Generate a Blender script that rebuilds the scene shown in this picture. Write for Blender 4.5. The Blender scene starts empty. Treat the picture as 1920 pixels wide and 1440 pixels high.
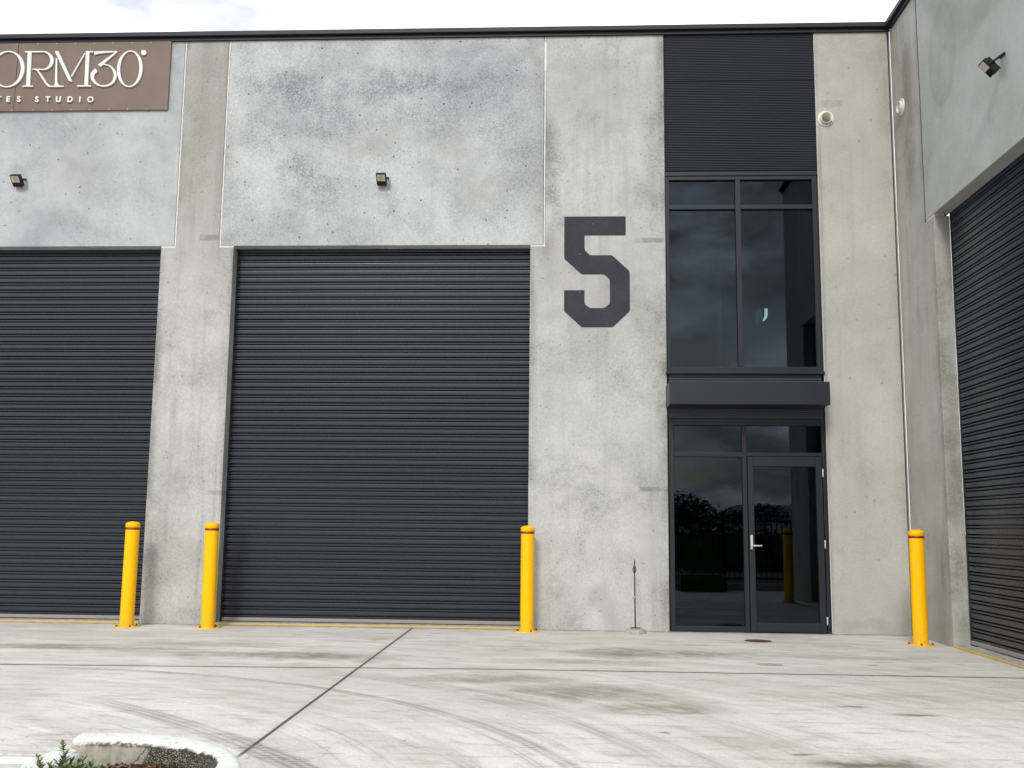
import bpy, bmesh, math, random
from mathutils import Vector, Matrix, noise as mnoise
from mathutils.geometry import tessellate_polygon
random.seed(7)
R = math.radians
sc = bpy.context.scene
COL = sc.collection

# ------------------------------------------------------------------ node helpers
class G:
    def __init__(s, name):
        s.m = bpy.data.materials.new(name); s.m.use_nodes = True
        s.t = s.m.node_tree; s.t.nodes.clear()
        s.out = s.t.nodes.new('ShaderNodeOutputMaterial')
    def n(s, typ, **kw):
        nd = s.t.nodes.new(typ)
        for k, v in kw.items(): setattr(nd, k, v)
        return nd
    def L(s, a, b): s.t.links.new(a, b)
    def put(s, sock, v):
        if isinstance(v, bpy.types.NodeSocket): s.L(v, sock)
        elif v is not None:
            if sock.type == 'RGBA' and len(v) == 3: v = (*v, 1)
            sock.default_value = v
    def pos(s): return s.n('ShaderNodeNewGeometry').outputs['Position']
    def obj(s): return s.n('ShaderNodeTexCoord').outputs['Object']
    def math(s, op, a, b=None, c=None, clamp=False):
        nd = s.n('ShaderNodeMath', operation=op, use_clamp=clamp)
        s.put(nd.inputs[0], a)
        if b is not None: s.put(nd.inputs[1], b)
        if c is not None: s.put(nd.inputs[2], c)
        return nd.outputs[0]
    def vmath(s, op, a, b=None, out=0):
        nd = s.n('ShaderNodeVectorMath', operation=op)
        s.put(nd.inputs[0], a)
        if b is not None: s.put(nd.inputs[1], b)
        return nd.outputs[out]
    def vlen(s, a): return s.n_len(a)
    def n_len(s, a):
        nd = s.n('ShaderNodeVectorMath', operation='LENGTH'); s.put(nd.inputs[0], a); return nd.outputs['Value']
    def sep(s, v):
        nd = s.n('ShaderNodeSeparateXYZ'); s.L(v, nd.inputs[0]); return nd.outputs
    def comb(s, x, y, z):
        nd = s.n('ShaderNodeCombineXYZ')
        for i, v in enumerate((x, y, z)): s.put(nd.inputs[i], v)
        return nd.outputs[0]
    def mul(s, v, k): return s.vmath('MULTIPLY', v, k)
    def noise(s, vec, scale, detail=3.0, rough=0.55, dist=0.0, col=False):
        nd = s.n('ShaderNodeTexNoise'); s.put(nd.inputs['Vector'], vec)
        nd.inputs['Scale'].default_value = scale; nd.inputs['Detail'].default_value = detail
        nd.inputs['Roughness'].default_value = rough; nd.inputs['Distortion'].default_value = dist
        return nd.outputs['Color' if col else 'Fac']
    def vor(s, vec, scale, rnd=1.0):
        nd = s.n('ShaderNodeTexVoronoi'); s.put(nd.inputs['Vector'], vec)
        nd.inputs['Scale'].default_value = scale; nd.inputs['Randomness'].default_value = rnd
        return nd.outputs['Distance'], nd.outputs['Color']
    def ss(s, v, a, b, lo=0.0, hi=1.0):           # smoothstep map
        nd = s.n('ShaderNodeMapRange', interpolation_type='SMOOTHSTEP', clamp=True)
        s.put(nd.inputs['Value'], v)
        nd.inputs['From Min'].default_value = a; nd.inputs['From Max'].default_value = b
        nd.inputs['To Min'].default_value = lo; nd.inputs['To Max'].default_value = hi
        return nd.outputs['Result']
    def mix(s, f, a, b, blend='MIX'):
        nd = s.n('ShaderNodeMix', data_type='RGBA', blend_type=blend)
        s.put(nd.inputs['Factor'], f); s.put(nd.inputs[6], a); s.put(nd.inputs[7], b)
        return nd.outputs[2]
    def bsdf(s, color, rough=0.5, metal=0.0, spec=0.5, normal=None, emit=None, es=0.0, coat=0.0):
        b = s.n('ShaderNodeBsdfPrincipled')
        s.put(b.inputs['Base Color'], color); s.put(b.inputs['Roughness'], rough)
        b.inputs['Metallic'].default_value = metal
        b.inputs['Specular IOR Level'].default_value = spec
        if coat: b.inputs['Coat Weight'].default_value = coat; b.inputs['Coat Roughness'].default_value = .12
        if normal is not None: s.L(normal, b.inputs['Normal'])
        if emit: s.put(b.inputs['Emission Color'], emit); b.inputs['Emission Strength'].default_value = es
        s.L(b.outputs[0], s.out.inputs['Surface'])
        return s.m
    def bump(s, h, strength, dist=0.01):
        nd = s.n('ShaderNodeBump'); nd.inputs['Strength'].default_value = strength
        nd.inputs['Distance'].default_value = dist; s.L(h, nd.inputs['Height']); return nd.outputs[0]

def ellipses(g, vec2, lst):
    """sum of soft ellipses; vec2 has the two plane coordinates in x,y"""
    tot = None
    for (cx, cy, rx, ry, k) in lst:
        d = g.vmath('SUBTRACT', vec2, (cx, cy, 0))
        d = g.mul(d, (1/rx, 1/ry, 0))
        m = g.ss(g.n_len(d), 0.15, 1.15, k, 0.0)
        tot = m if tot is None else g.math('MAXIMUM', tot, m)
    return tot

def concrete(name, light, mid, dark, plane='x', stains=(), brown=(), pore=0.5, streak=0.25, blotch=0.6, seed=0.0,
             speckle=0.5, marks=(), rough=0.85, arcs=(), edges=()):
    g = G(name); P = g.pos()
    x, y, z = g.sep(P)
    h = x if plane == 'x' else g.math('MULTIPLY', y, -1)
    V = g.comb(h, z, seed)
    P3 = g.vmath('ADD', P, (seed*3.1, seed*1.7, seed*2.3))
    warp = g.vmath('SUBTRACT', g.noise(P3, 1.6, 4, .6, col=True), (.5, .5, .5))
    Vw = g.vmath('ADD', V, g.mul(warp, (1.1, 1.0, 0)))
    n1 = g.noise(P3, .75, 5, .6, .4)
    n2 = g.noise(P3, 3.2, 5, .62, .3)
    big = g.math('ADD', g.math('MULTIPLY', n1, .65), g.math('MULTIPLY', n2, .35))
    c = g.mix(g.ss(big, .36, .66), light, mid)
    # vertical water marks
    sv = g.noise(g.mul(P3, (5.5, 5.5, .35)), 1.0, 4, .6)
    c = g.mix(g.math('MULTIPLY', g.ss(sv, .48, .75), streak), c, dark)
    sl = g.noise(g.mul(g.vmath('ADD', P3, (9, 4, 2)), (4, 4, .25)), 1.0, 3, .5)
    c = g.mix(g.math('MULTIPLY', g.ss(sl, .52, .75), streak*.9), c, light)
    # fine speckle, stronger where the surface is stained
    f1 = g.noise(P3, 34, 4, .8); f2 = g.noise(P3, 95, 2, .7)
    sp = g.math('ADD', g.math('MULTIPLY', f1, .55), g.math('MULTIPLY', f2, .45))
    bl = g.ss(g.noise(P3, 1.15, 5, .65, .6), .50, .72, 0, blotch)
    if stains:
        e = ellipses(g, Vw, stains)
        e = g.math('MULTIPLY', e, g.ss(g.noise(P3, 2.6, 5, .7), .26, .58))
        bl = g.math('MAXIMUM', bl, e)
    spm = g.math('MULTIPLY', bl, g.ss(sp, .40, .58, 1.0, .35))
    c = g.mix(spm, c, dark)
    if brown:
        e = ellipses(g, Vw, brown)
        e = g.math('MULTIPLY', e, g.ss(f1, .35, .65, .25, 1))
        c = g.mix(e, c, (.27, .255, .215), 'MIX')
    # grain everywhere
    c = g.mix(speckle, c, g.mix(g.ss(sp, .32, .68), (.66, .66, .66), (1.28, 1.28, 1.28)), 'MULTIPLY')
    # air holes
    hgt = None
    if pore > 0:
        for sc_, rad, keep in ((8.0, .105, .62), (15.0, .13, .80)):
            d, cl = g.vor(g.vmath('ADD', P3, (sc_, 0, sc_*.5)), sc_)
            cs = g.sep(cl)
            on = g.math('GREATER_THAN', g.math('ADD', cs[0], g.math('MULTIPLY', g.math('SUBTRACT', n2, .5), 1.6)), keep)
            r_ = g.math('MULTIPLY', g.math('ADD', .35, cs[1]), rad)
            hole = g.math('MULTIPLY', g.math('LESS_THAN', d, r_), on)
            c = g.mix(g.math('MULTIPLY', hole, pore), c, (.075, .078, .08))
    for (cx, cz, rx, rz, k) in marks:                 # flat patched marks left by formwork
        d = g.vmath('SUBTRACT', V, (cx, cz, seed)); d = g.vmath('ABSOLUTE', g.mul(d, (1/rx, 1/rz, 0)))
        dx, dz, _ = g.sep(d)
        m = g.math('MULTIPLY', g.ss(dx, .75, 1.05, 1, 0), g.ss(dz, .7, 1.1, 1, 0))
        m = g.math('MULTIPLY', m, g.ss(g.noise(P3, 9, 4, .7), .3, .6, .2, 1))
        c = g.mix(g.math('MULTIPLY', m, k), c, dark)
    for (ex, ew, k, za, zb) in edges:                 # grime from an arris or joint; painted shade on the pale pillar's corner
        dd = g.math('ABSOLUTE', g.math('SUBTRACT', h, ex))
        dd = g.math('ADD', dd, g.math('MULTIPLY', g.math('SUBTRACT', n2, .5), ew*.9))
        m = g.math('MULTIPLY', g.ss(dd, 0, ew, k, 0), g.math('MULTIPLY', g.ss(z, za-.5, za+.2), g.ss(z, zb-.2, zb+.5, 1, 0)))
        m = g.math('MULTIPLY', m, g.ss(g.noise(g.mul(P3, (1, 1, .8)), 1.7, 4, .6), .36, .62, .1, 1))
        c = g.mix(g.math('MULTIPLY', m, g.ss(sp, .36, .6, 1, .55)), c, (.15,.148,.118))
    for (cx, cz, rx, rz, k) in arcs:                  # dried slurry marks with a crisp curved lower edge
        d = g.vmath('SUBTRACT', V, (cx, cz, seed)); d = g.mul(d, (1/rx, 1/rz, 0))
        d = g.math('ADD', g.n_len(d), g.math('MULTIPLY', g.math('SUBTRACT', n2, .5), .12))
        m = g.math('MULTIPLY', g.ss(d, .97, 1.03, 1, 0), g.ss(d, .25, .98, .15, 1))
        c = g.mix(g.math('MULTIPLY', m, g.math('MULTIPLY', g.ss(n1, .3, .6, .5, 1), k)), c, dark)
    b = g.bump(g.math('ADD', sp, g.math('MULTIPLY', n2, .6)), .22, .012)
    return g.bsdf(c, rough, spec=.25, normal=b)

# ------------------------------------------------------------------ materials
M = {}
LT = (.50, .50, .495); MD = (.41, .412, .41); DK = (.20, .205, .212)
M['panel_mid'] = concrete('speckled_grey_concrete', (.535,.545,.55), (.375,.384,.395), (.15,.164,.178),
    stains=[(-3.7,7.0,.8,.40,.85), (-3.15,6.7,.7,.5,.6), (-3.9,6.45,.6,.45,.55), (-3.45,5.9,.38,.45,.8), (-3.2,5.6,.5,.3,.7),
            (-2.2,7.1,1.2,.26,.85), (-1.3,7.1,.8,.28,.8), (-.85,6.75,.5,.8,.5), (-.6,5.9,.4,.6,.5), (-1.1,7.6,1.3,.2,.4),(-4.3,5.3,.4,.7,.3),
            (-1.9,6.65,1.2,.4,.5),(-2.33,5.4,.16,.35,.55),(-4.3,7.4,.3,.5,.35)],
    brown=[(-2.5,6.25,.3,.25,.5), (-1.5,6.2,.35,.4,.45), (-1.1,5.7,.4,.4,.4), (-2.9,6.3,.4,.3,.25), (-.4,7.6,.22,.25,.35)],
    edges=[(-.27,.3,.5,5.3,7.8), (-4.53,.25,.5,4.9,6.5)], pore=.9, streak=.10, blotch=.42, seed=1.0, speckle=.62)
M['panel_left'] = concrete('pale_blotchy_concrete', (.495,.502,.512), (.355,.361,.375), (.18,.187,.202),
    stains=[(-6.9,6.5,.5,.3,.4), (-6.2,5.7,.6,.5,.35), (-5.6,5.6,.35,.6,.3), (-7.2,6.0,.4,.3,.4)],
    brown=[(-6.6,5.9,.6,.7,.2)], pore=.75, streak=.12, blotch=.38, seed=2.0, speckle=.3)
M['pillar'] = concrete('weathered_grey_concrete', (.50,.50,.475), (.38,.38,.357), (.17,.17,.152),
    stains=[(-5.25,4.3,.12,.8,.6), (-4.42,4.4,.1,.6,.3), (-5.2,.9,.2,.35,.55), (-4.6,2.0,.4,.6,.25),(-4.84,.05,.9,.12,.4),(-4.9,6.9,.5,.9,.5)],
    brown=[(-4.85,6.3,.6,2.2,.80)], pore=.35, streak=.45, blotch=.4, seed=3.0, speckle=.5,
    marks=[(-4.66,5.0,.17,.045,.6), (-4.42,1.65,.15,.03,.5)],
    edges=[(-5.325,.13,.9,1.5,4.7), (-4.352,.07,.6,0,4.8), (-5.14,.10,.5,4.9,7.8), (-4.536,.10,.55,4.9,7.8), (-5.2,.3,.4,-.2,1.4)])
M['pillar_number'] = concrete('stained_grey_concrete', (.53,.535,.512), (.405,.409,.39), (.165,.17,.156),
    stains=[(-.18,5.7,.16,.8,.75), (-.1,5.2,.2,.35,.6), (1.2,6.3,.14,.9,.5), (1.15,5.5,.25,.4,.55), (1.15,3.9,.3,.5,.5), (.85,3.2,.35,.45,.4),
            (1.25,2.9,.1,.8,.6), (1.2,1.9,.12,.6,.4),(.5,3.3,.6,.6,.25),(.3,7.4,.8,.3,.3),(1.22,.7,.12,.8,.35)],
    brown=[(.55,.25,.2,.5,.35), (.4,4.5,1,1,.25), (1.1,.9,.2,.7,.25), (.4,6.9,.9,.7,.25)], pore=.45, streak=.26, blotch=.62, seed=4.0, speckle=.5,
    marks=[(1.1,4.94,.2,.035,.6), (1.12,1.74,.19,.03,.55)],
    edges=[(1.305,.17,.9,.2,7.8), (1.305,.38,.45,2.4,7.0), (-.26,.22,.85,4.9,6.6), (-.44,.09,.6,1.5,4.9)])
M['pillar_pale'] = concrete('warm_pale_concrete', (.49,.475,.43), (.41,.40,.362), (.21,.207,.18),
    stains=[(3.5,6.77,.16,.06,.4), (4.0,7.4,.3,.4,.3)], brown=[(3.9,7.2,.5,.7,.3),(3.8,6.2,.5,1.0,.25),(3.75,.05,.7,.1,.5),(3.35,1.5,.06,2,.25)],
    edges=[(3.279,.06,.5,0,7.8), (4.226,.3,.5,5.5,7.8), (4.226,.16,.4,0,5)], pore=.3, streak=.18, blotch=.28, seed=5.0, speckle=.3, marks=[(3.48,6.77,.15,.05,.4)])  # edges at the inner corner: corner shade painted into the concrete colour
M['wing_pillar'] = concrete('streaked_grey_concrete', (.46,.457,.415), (.365,.362,.32), (.165,.165,.138), plane='y',
    stains=[(.5,7.0,.35,.5,.6), (.6,6.2,.25,.8,.6), (1.15,1.0,.12,1.0,.55), (.3,6.6,.3,.8,.4),(1.1,3,.12,1.5,.3)], brown=[(.5,6.7,.6,.9,.5)],
    edges=[(0,.16,.4,0,7.8), (.55,.3,.6,5.5,7.6), (1.0,.16,.5,4.9,7.8), (1.262,.16,.8,.3,4.6)], pore=.25, streak=.32, blotch=.35, seed=6.0, speckle=.35)  # concrete darker in a band along the inner corner
M['wing_panel'] = concrete('mottled_grey_concrete', (.45,.457,.45), (.375,.38,.362), (.20,.205,.185), plane='y',
    stains=[(1.9,7.3,.55,.45,.6), (1.7,6.2,.2,.6,.4), (2.5,7.4,.7,.3,.5), (3.6,6.6,.5,.4,.3)], brown=[(2.2,7.0,1.2,1.0,.25)],
    pore=.12, streak=.05, blotch=.34, seed=7.0, speckle=.3,
    arcs=[(3.2,8.7,2.35,2.3,.42), (2.5,7.35,1.0,1.02,.22), (1.75,6.6,.42,.6,.30)])
g = G('bright_sealant'); c = g.mix(g.ss(g.noise(g.pos(), 14, 4, .7), .35, .62), (.74,.73,.69), (.60,.585,.54))
M['seal'] = g.bsdf(c, .7)
g = G('grey_joint'); M['joint_grey'] = g.bsdf(g.mix(g.noise(g.pos(), 9, 4), (.30,.29,.26), (.20,.195,.175)), .85)
g = G('dark_gap'); M['gap'] = g.bsdf(g.mix(g.noise(g.pos(), 30), (.02,.02,.02), (.05,.048,.045)), .9)

def metal(name, col, rough, spec=.5, var=.12, scale=4.0):
    g = G(name); P = g.pos()
    n = g.noise(P, scale, 4, .6)
    dust = g.ss(g.noise(g.mul(P, (2, 2, .5)), 2.2, 5, .65), .5, .8, 0, var)
    c = g.mix(dust, col, tuple(min(1, v*1.5+.015) for v in col))
    r = g.math('ADD', rough-.06, g.math('MULTIPLY', n, .14))
    return g.bsdf(c, r, spec=spec, normal=g.bump(g.noise(P, 9, 2), .02, .01))
M['slat'] = metal('charcoal_slat_paint', (.020,.0245,.037), .28, .5, .05)
M['frame'] = metal('charcoal_frame_paint', (.0135,.0165,.024), .40, .42, .05)
M['cladding'] = metal('charcoal_ribbed_sheet', (.072,.076,.102), .42, .45, .05)
M['coping'] = metal('dark_flashing_paint', (.018,.0175,.025), .45, .3, .04)
g = G('number_paint'); P = g.pos(); f = g.noise(P, 60, 3, .75)
c = g.mix(g.ss(g.noise(P, 3.0, 5, .65), .4, .7, 0, .6), (.040,.040,.052), (.058,.058,.070))
d, cl = g.vor(P, 13); cs = g.sep(cl)
c = g.mix(g.math('MULTIPLY', g.math('LESS_THAN', d, g.math('MULTIPLY', cs[1], .10)), g.math('GREATER_THAN', cs[0], .6)), c, (.17,.17,.17))
c = g.mix(.5, c, g.mix(g.ss(f, .35, .65), (.7,.7,.7), (1.3,1.3,1.3)), 'MULTIPLY')
M['paint5'] = g.bsdf(c, .75, spec=.2, normal=g.bump(f, .3, .01))
M['black'] = metal('black_powder_coat', (.006,.006,.007), .45, .4)
M['alu'] = metal('brushed_steel', (.55,.55,.55), .3, .5)
M['rail'] = metal('pale_bottom_rail', (.30,.27,.25), .6, .3)
g = G('guide_rail_dark'); M['guide'] = g.bsdf(g.mix(g.noise(g.pos(), 12), (.012,.012,.014), (.022,.022,.025)), .6)
g = G('yellow_paint'); P = g.pos()
w = g.ss(g.noise(P, 5, 5, .65), .55, .85, 0, .25)
c = g.mix(w, (.95,.50,.0), (.88,.40,.002))
sc_ = g.math('MULTIPLY', g.ss(g.noise(g.mul(P, (14,14,55)), 1, 5, .75), .66, .71), .75)
c = g.mix(sc_, c, (.16,.105,.03))
gz = g.sep(P)[2]
gm = g.math('MULTIPLY', g.ss(gz, .0, .30, 1, 0), g.ss(g.noise(P, 13, 5, .7), .42, .68, 0, .55))
c = g.mix(gm, c, (.36,.26,.10))
M['yellow'] = g.bsdf(c, .45, spec=.22, normal=g.bump(g.noise(P, 60), .03, .004))
g = G('red_band'); M['red'] = g.bsdf(g.mix(g.noise(g.pos(), 20), (.34,.010,.008), (.26,.008,.007)), .45)
g = G('worn_yellow_edge'); P = g.pos()
M['worn_yellow'] = g.bsdf(g.mix(g.ss(g.noise(P, 7, 5, .7), .42, .68), (.60,.38,.08), (.48,.40,.26)), .6)
g = G('sign_board'); P = g.pos()
M['sign'] = g.bsdf(g.mix(g.ss(g.noise(P, 2.5, 4), .4, .65), (.180,.128,.101), (.198,.143,.114)), .55, spec=.3)
g = G('white_lettering'); M['letter'] = g.bsdf(g.mix(g.noise(g.pos(), 15), (.80,.80,.77), (.72,.72,.69)), .5)
g = G('letter_return'); M['pvc'] = g.bsdf(g.mix(g.ss(g.noise(g.pos(), 11, 4), .4, .7), (.76,.73,.65), (.58,.54,.45)), .5)
g = G('lamp_lens'); P = g.obj()
x, y, z = g.sep(P)
M['lens'] = g.bsdf(g.mix(g.ss(g.n_len(g.comb(x, 0, z)), .014, .05), (.42,.37,.24), (.58,.56,.48)), .25)
g = G('tinted_glass')
fr = g.n('ShaderNodeFresnel'); fr.inputs['IOR'].default_value = 1.5
tr = g.n('ShaderNodeBsdfTransparent'); tr.inputs['Color'].default_value = (.30,.33,.34,1)
gl = g.n('ShaderNodeBsdfGlossy'); gl.inputs['Roughness'].default_value = 0.0; gl.inputs['Color'].default_value = (.70,.86,1,1)
mx = g.n('ShaderNodeMixShader'); g.L(g.math('MULTIPLY', fr.outputs[0], 1.0, clamp=True), mx.inputs[0])
g.L(tr.outputs[0], mx.inputs[1]); g.L(gl.outputs[0], mx.inputs[2]); g.L(mx.outputs[0], g.out.inputs['Surface'])
M['glass'] = g.m
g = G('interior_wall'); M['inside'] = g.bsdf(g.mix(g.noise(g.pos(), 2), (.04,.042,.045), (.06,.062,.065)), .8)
g = G('interior_pale'); M['inside_pale'] = g.bsdf(g.mix(g.noise(g.pos(), 4), (.45,.45,.44), (.36,.36,.35)), .6)
g = G('exit_green'); M['exit_green'] = g.bsdf((.02,.3,.12), .5, emit=(.02,.40,.2), es=.35)
g = G('exit_white'); M['exit_white'] = g.bsdf((.8,.9,.85), .5, emit=(.78,1,.9), es=3.2)
g = G('lamp_tube'); M['tube'] = g.bsdf((.8,.8,.8), .5, emit=(1,.98,.94), es=2.0)
g = G('rusty_steel'); P = g.pos()
M['rust'] = g.bsdf(g.mix(g.ss(g.noise(P, 16, 5, .7), .35, .65), (.05,.022,.014), (.15,.055,.025)), .85)
g = G('dark_rusty_rod'); M['rod'] = g.bsdf(g.mix(g.ss(g.noise(g.pos(), 22, 4), .45, .65), (.028,.026,.022), (.085,.06,.038)), .6)
g = G('rough_cement'); P = g.pos()
M['cement'] = g.bsdf(g.mix(g.ss(g.noise(P, 14, 5, .7), .35, .65), (.42,.41,.38), (.25,.25,.23)), .9, normal=g.bump(g.noise(P, 40, 3), .5, .01))

# ---- yard slab
def yard_material():
    g = G('stained_concrete_slab'); P = g.pos(); x, y, z = g.sep(P)
    P2 = g.comb(x, y, 0.0)
    # sweeping direction: arcs of turning vehicles
    d = g.vmath('SUBTRACT', P2, (-4.75, -9.0, 0)); dx, dy, _ = g.sep(d)
    r = g.n_len(d); th = g.math('ARCTAN2', dy, dx)
    pol = g.comb(g.math('MULTIPLY', r, 1.9), g.math('MULTIPLY', th, 1.6), 0)
    lin = g.mul(P2, (.55, 2.3, 0))
    near = g.ss(y, -4.2, -2.6)                                   # apron against the building runs straight
    nA = g.noise(pol, 1.0, 6, .62, .5); nB = g.noise(lin, 1.0, 6, .62, .6)
    st = g.math('ADD', g.math('MULTIPLY', nA, g.math('SUBTRACT', 1.0, near)), g.math('MULTIPLY', nB, near))
    n1 = g.noise(P2, .6, 5, .6, .3); n2 = g.noise(P2, 3.5, 5, .65)
    c = g.mix(g.ss(st, .36, .64), (.70,.68,.63), (.57,.545,.49))
    c = g.mix(g.ss(n1, .42, .66, 0, .55), c, (.54,.52,.47))
    c = g.mix(g.ss(g.noise(pol, 4.5, 5, .7), .50, .70, 0, .55), c, (.40,.375,.325))
    c = g.mix(g.ss(g.noise(lin, 4.0, 5, .7), .50, .68, 0, .6), c, (.35,.315,.26))
    c = g.mix(g.ss(g.noise(g.vmath('ADD', pol, (5, 3, 0)), 1.7, 5, .7), .54, .72, 0, .7), c, (.78,.77,.735))
    # fine scuffs: thin concentric rubber lines, broken up
    fine = g.noise(g.comb(g.math('MULTIPLY', r, 26.0), g.math('MULTIPLY', th, 1.3), 4.0), 1.0, 3, .7)
    fm = g.math('MULTIPLY', g.ss(fine, .56, .68), g.ss(g.noise(pol, 1.3, 4, .6), .42, .62, 0, .6))
    c = g.mix(g.math('MULTIPLY', fm, g.math('SUBTRACT', 1.0, near)), c, (.27,.255,.235))
    fine2 = g.noise(g.mul(P2, (1.6, 26, 0)), 1.0, 4, .7)
    fm2 = g.math('MULTIPLY', g.ss(fine2, .55, .68), g.ss(g.noise(lin, 1.6, 4, .6), .45, .62, 0, .6))
    c = g.mix(g.math('MULTIPLY', fm2, near), c, (.27,.25,.215))
    # brown and oily patches
    W = g.vmath('ADD', P2, g.mul(g.vmath('SUBTRACT', g.noise(P2, 1.5, 5, .65, col=True), (.5,.5,.5)), (1.3, .9, 0)))
    st_ = ellipses(g, W, [(.15,-4.9,1.1,.55,.75), (.65,-5.5,.7,.4,.75), (-.6,-4.2,.8,.3,.65), (.65,-2.2,.8,.45,.8), (1.3,-2.3,.7,.35,.75), (.35,-3.0,.9,.3,.5), (1.3,-1.4,.6,.3,.3),
                          (-5.0,-2.5,1.6,.35,.8), (-2.7,-2.85,1.5,.35,.85), (-3.8,-2.1,1.0,.25,.55), (1.75,-7.1,.55,.28,.9), (2.3,-4.8,1.3,.22,.3),(-.45,-2.0,.4,.3,.4),
                          (-1.9,-3.0,.5,.3,.5),(3.1,-2.3,.9,.25,.35),(1.1,-6.6,.5,.25,.3)])
    st_ = g.math('MULTIPLY', st_, g.ss(g.math('ADD', g.math('MULTIPLY', g.noise(pol, 2.6, 6, .75), .6), g.math('MULTIPLY', g.noise(P2, 4.5, 5, .75), .4)), .34, .56, .08, 1))
    c = g.mix(st_, c, (.19,.160,.108))
    oil = ellipses(g, W, [(1.75,-7.15,.35,.16,.85), (.83,-5.75,.28,.12,.5)])
    c = g.mix(oil, c, (.11,.105,.085))
    sk = ellipses(g, g.vmath('ADD', P2, g.mul(g.vmath('SUBTRACT', g.noise(P2, 6, 4, .7, col=True), (.5,.5,.5)), (.25, .12, 0))),
                  [(2.08,-5.25,.16,.05,.8), (2.42,-5.55,.22,.06,.75), (2.9,-2.9,.10,.05,.8), (3.3,-3.1,.14,.04,.7), (.62,-6.35,.06,.05,.8), (-.5,-1.8,.16,.06,.5), (.35,-1.95,.14,.05,.5),(-3.6,-3.0,.18,.05,.5),(1.35,-6.9,.12,.04,.7)])
    c = g.mix(sk, c, (.13,.12,.11))
    rust = ellipses(g, P2, [(-2.05,-1.35,.13,.3,.5), (2.2,-.98,.3,.16,.4)])
    c = g.mix(rust, c, (.46,.30,.12))
    patch = ellipses(g, P2, [(1.93,-2.98,.17,.13,1.0)])
    c = g.mix(g.ss(patch, .25, .45, 0, .6), c, (.20,.19,.165))
    # tyre tracks
    tread = None
    for (cx, cy, R_, w, k, lo, hi, nl) in [(-10.06,-14.5,11.18,.11,.72,-3.75,9,4), (-4.72,-9.06,5.08,.06,.66,-4.9,9,2), (-1.94,-7.98,1.57,.07,.5,-1.42,9,3),
                                   (-4.75,-8.83,5.55,.09,.42,-2.4,9,3), (-4.72,-9.06,5.85,.05,.34,-2.9,9,2), (-4.5,-9.5,6.9,.10,.2,-1.2,9,3),(-4.6,-9.0,4.45,.06,.16,-3.2,9,2)]:
        dd = g.vmath('SUBTRACT', P2, (cx, cy, 0)); ddx, ddy, _ = g.sep(dd)
        q = g.math('SUBTRACT', g.n_len(dd), R_)
        q = g.math('ADD', q, g.math('MULTIPLY', g.math('SUBTRACT', n2, .5), .03))
        band = g.ss(g.math('ABSOLUTE', q), w*.55, w*1.15, 1, 0)
        ridge = g.ss(g.math('SINE', g.math('MULTIPLY', q, math.pi*nl/w)), -.5, .35, .55, 1)
        ang = g.math('MULTIPLY', g.math('ARCTAN2', ddy, ddx), R_)
        lug = g.ss(g.math('SINE', g.math('MULTIPLY', g.math('ADD', ang, g.math('MULTIPLY', q, .8)), 2*math.pi/.055)), -.7, .3, .5, 1)
        m = g.math('MULTIPLY', g.math('MULTIPLY', band, ridge), lug)
        m = g.math('MULTIPLY', m, g.ss(x, lo, lo+.9)); m = g.math('MULTIPLY', m, g.ss(g.noise(g.comb(ang, 0, R_), 1.1, 4, .7), .3, .6, .25, 1))
        m = g.math('MULTIPLY', m, k)
        tread = m if tread is None else g.math('MAXIMUM', tread, m)
    c = g.mix(tread, c, (.115,.11,.115))
    # scattered dark flecks
    dv, cv = g.vor(P2, 5.5); cs = g.sep(cv)
    fl = g.math('MULTIPLY', g.math('LESS_THAN', dv, g.math('MULTIPLY', cs[1], .07)), g.math('GREATER_THAN', cs[0], .72))
    c = g.mix(g.math('MULTIPLY', fl, .7), c, (.10,.095,.085))
    # fine aggregate grain
    gr = g.math('ADD', g.math('MULTIPLY', g.noise(P2, 45, 3, .75), .6), g.math('MULTIPLY', g.noise(P2, 120, 2, .7), .4))
    c = g.mix(.6, c, g.mix(g.ss(gr, .3, .7), (.72,.72,.72), (1.18,1.18,1.18)), 'MULTIPLY')
    # sawn joints
    jx = g.math('ABSOLUTE', g.math('SUBTRACT', x, g.math('ADD', -1.862, g.math('MULTIPLY', y, -.0139))))
    jx = g.math('ADD', jx, g.math('MULTIPLY', g.math('SUBTRACT', n2, .5), .012))
    kink = g.math('MINIMUM', g.math('ADD', x, .45), 0.0)
    jy = g.math('ABSOLUTE', g.math('SUBTRACT', y, g.math('ADD', -3.60, g.math('MULTIPLY', kink, .055))))
    jy = g.math('ADD', jy, g.math('MULTIPLY', g.math('SUBTRACT', n2, .5), .02))
    onx = g.ss(y, -7.35, -7.15)
    ln = g.math('MAXIMUM', g.math('MULTIPLY', g.ss(jx, .008, .017, 1, 0), onx), g.ss(jy, .014, .03, 1, 0))
    halo = g.math('MAXIMUM', g.math('MULTIPLY', g.ss(jx, .0, .10, .30, 0), onx), g.ss(jy, .0, .16, .28, 0))
    c = g.mix(g.math('MULTIPLY', halo, g.ss(n2, .3, .7)), c, (.20,.19,.165))
    c = g.mix(g.math('MULTIPLY', ln, .92), c, (.055,.05,.043))
    # hairline cracks near the planter
    cr = g.math('ABSOLUTE', g.math('SUBTRACT', g.noise(P2, 1.3, 5, .55, .2), .5))
    crm = g.math('MULTIPLY', g.ss(cr, .0, .006, .55, 0), g.math('MULTIPLY', g.ss(y, -6.3, -6.8), g.ss(x, -1.0, -1.4)))
    c = g.mix(crm, c, (.2,.19,.17))
    # grime against the walls
    ed = g.math('MULTIPLY', g.ss(y, -.22, -.01), g.ss(g.noise(P2, 5, 4), .35, .6, .2, .75))
    c = g.mix(ed, c, (.24,.225,.19))
    h = g.math('ADD', gr, g.math('MULTIPLY', n2, .8))
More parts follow.
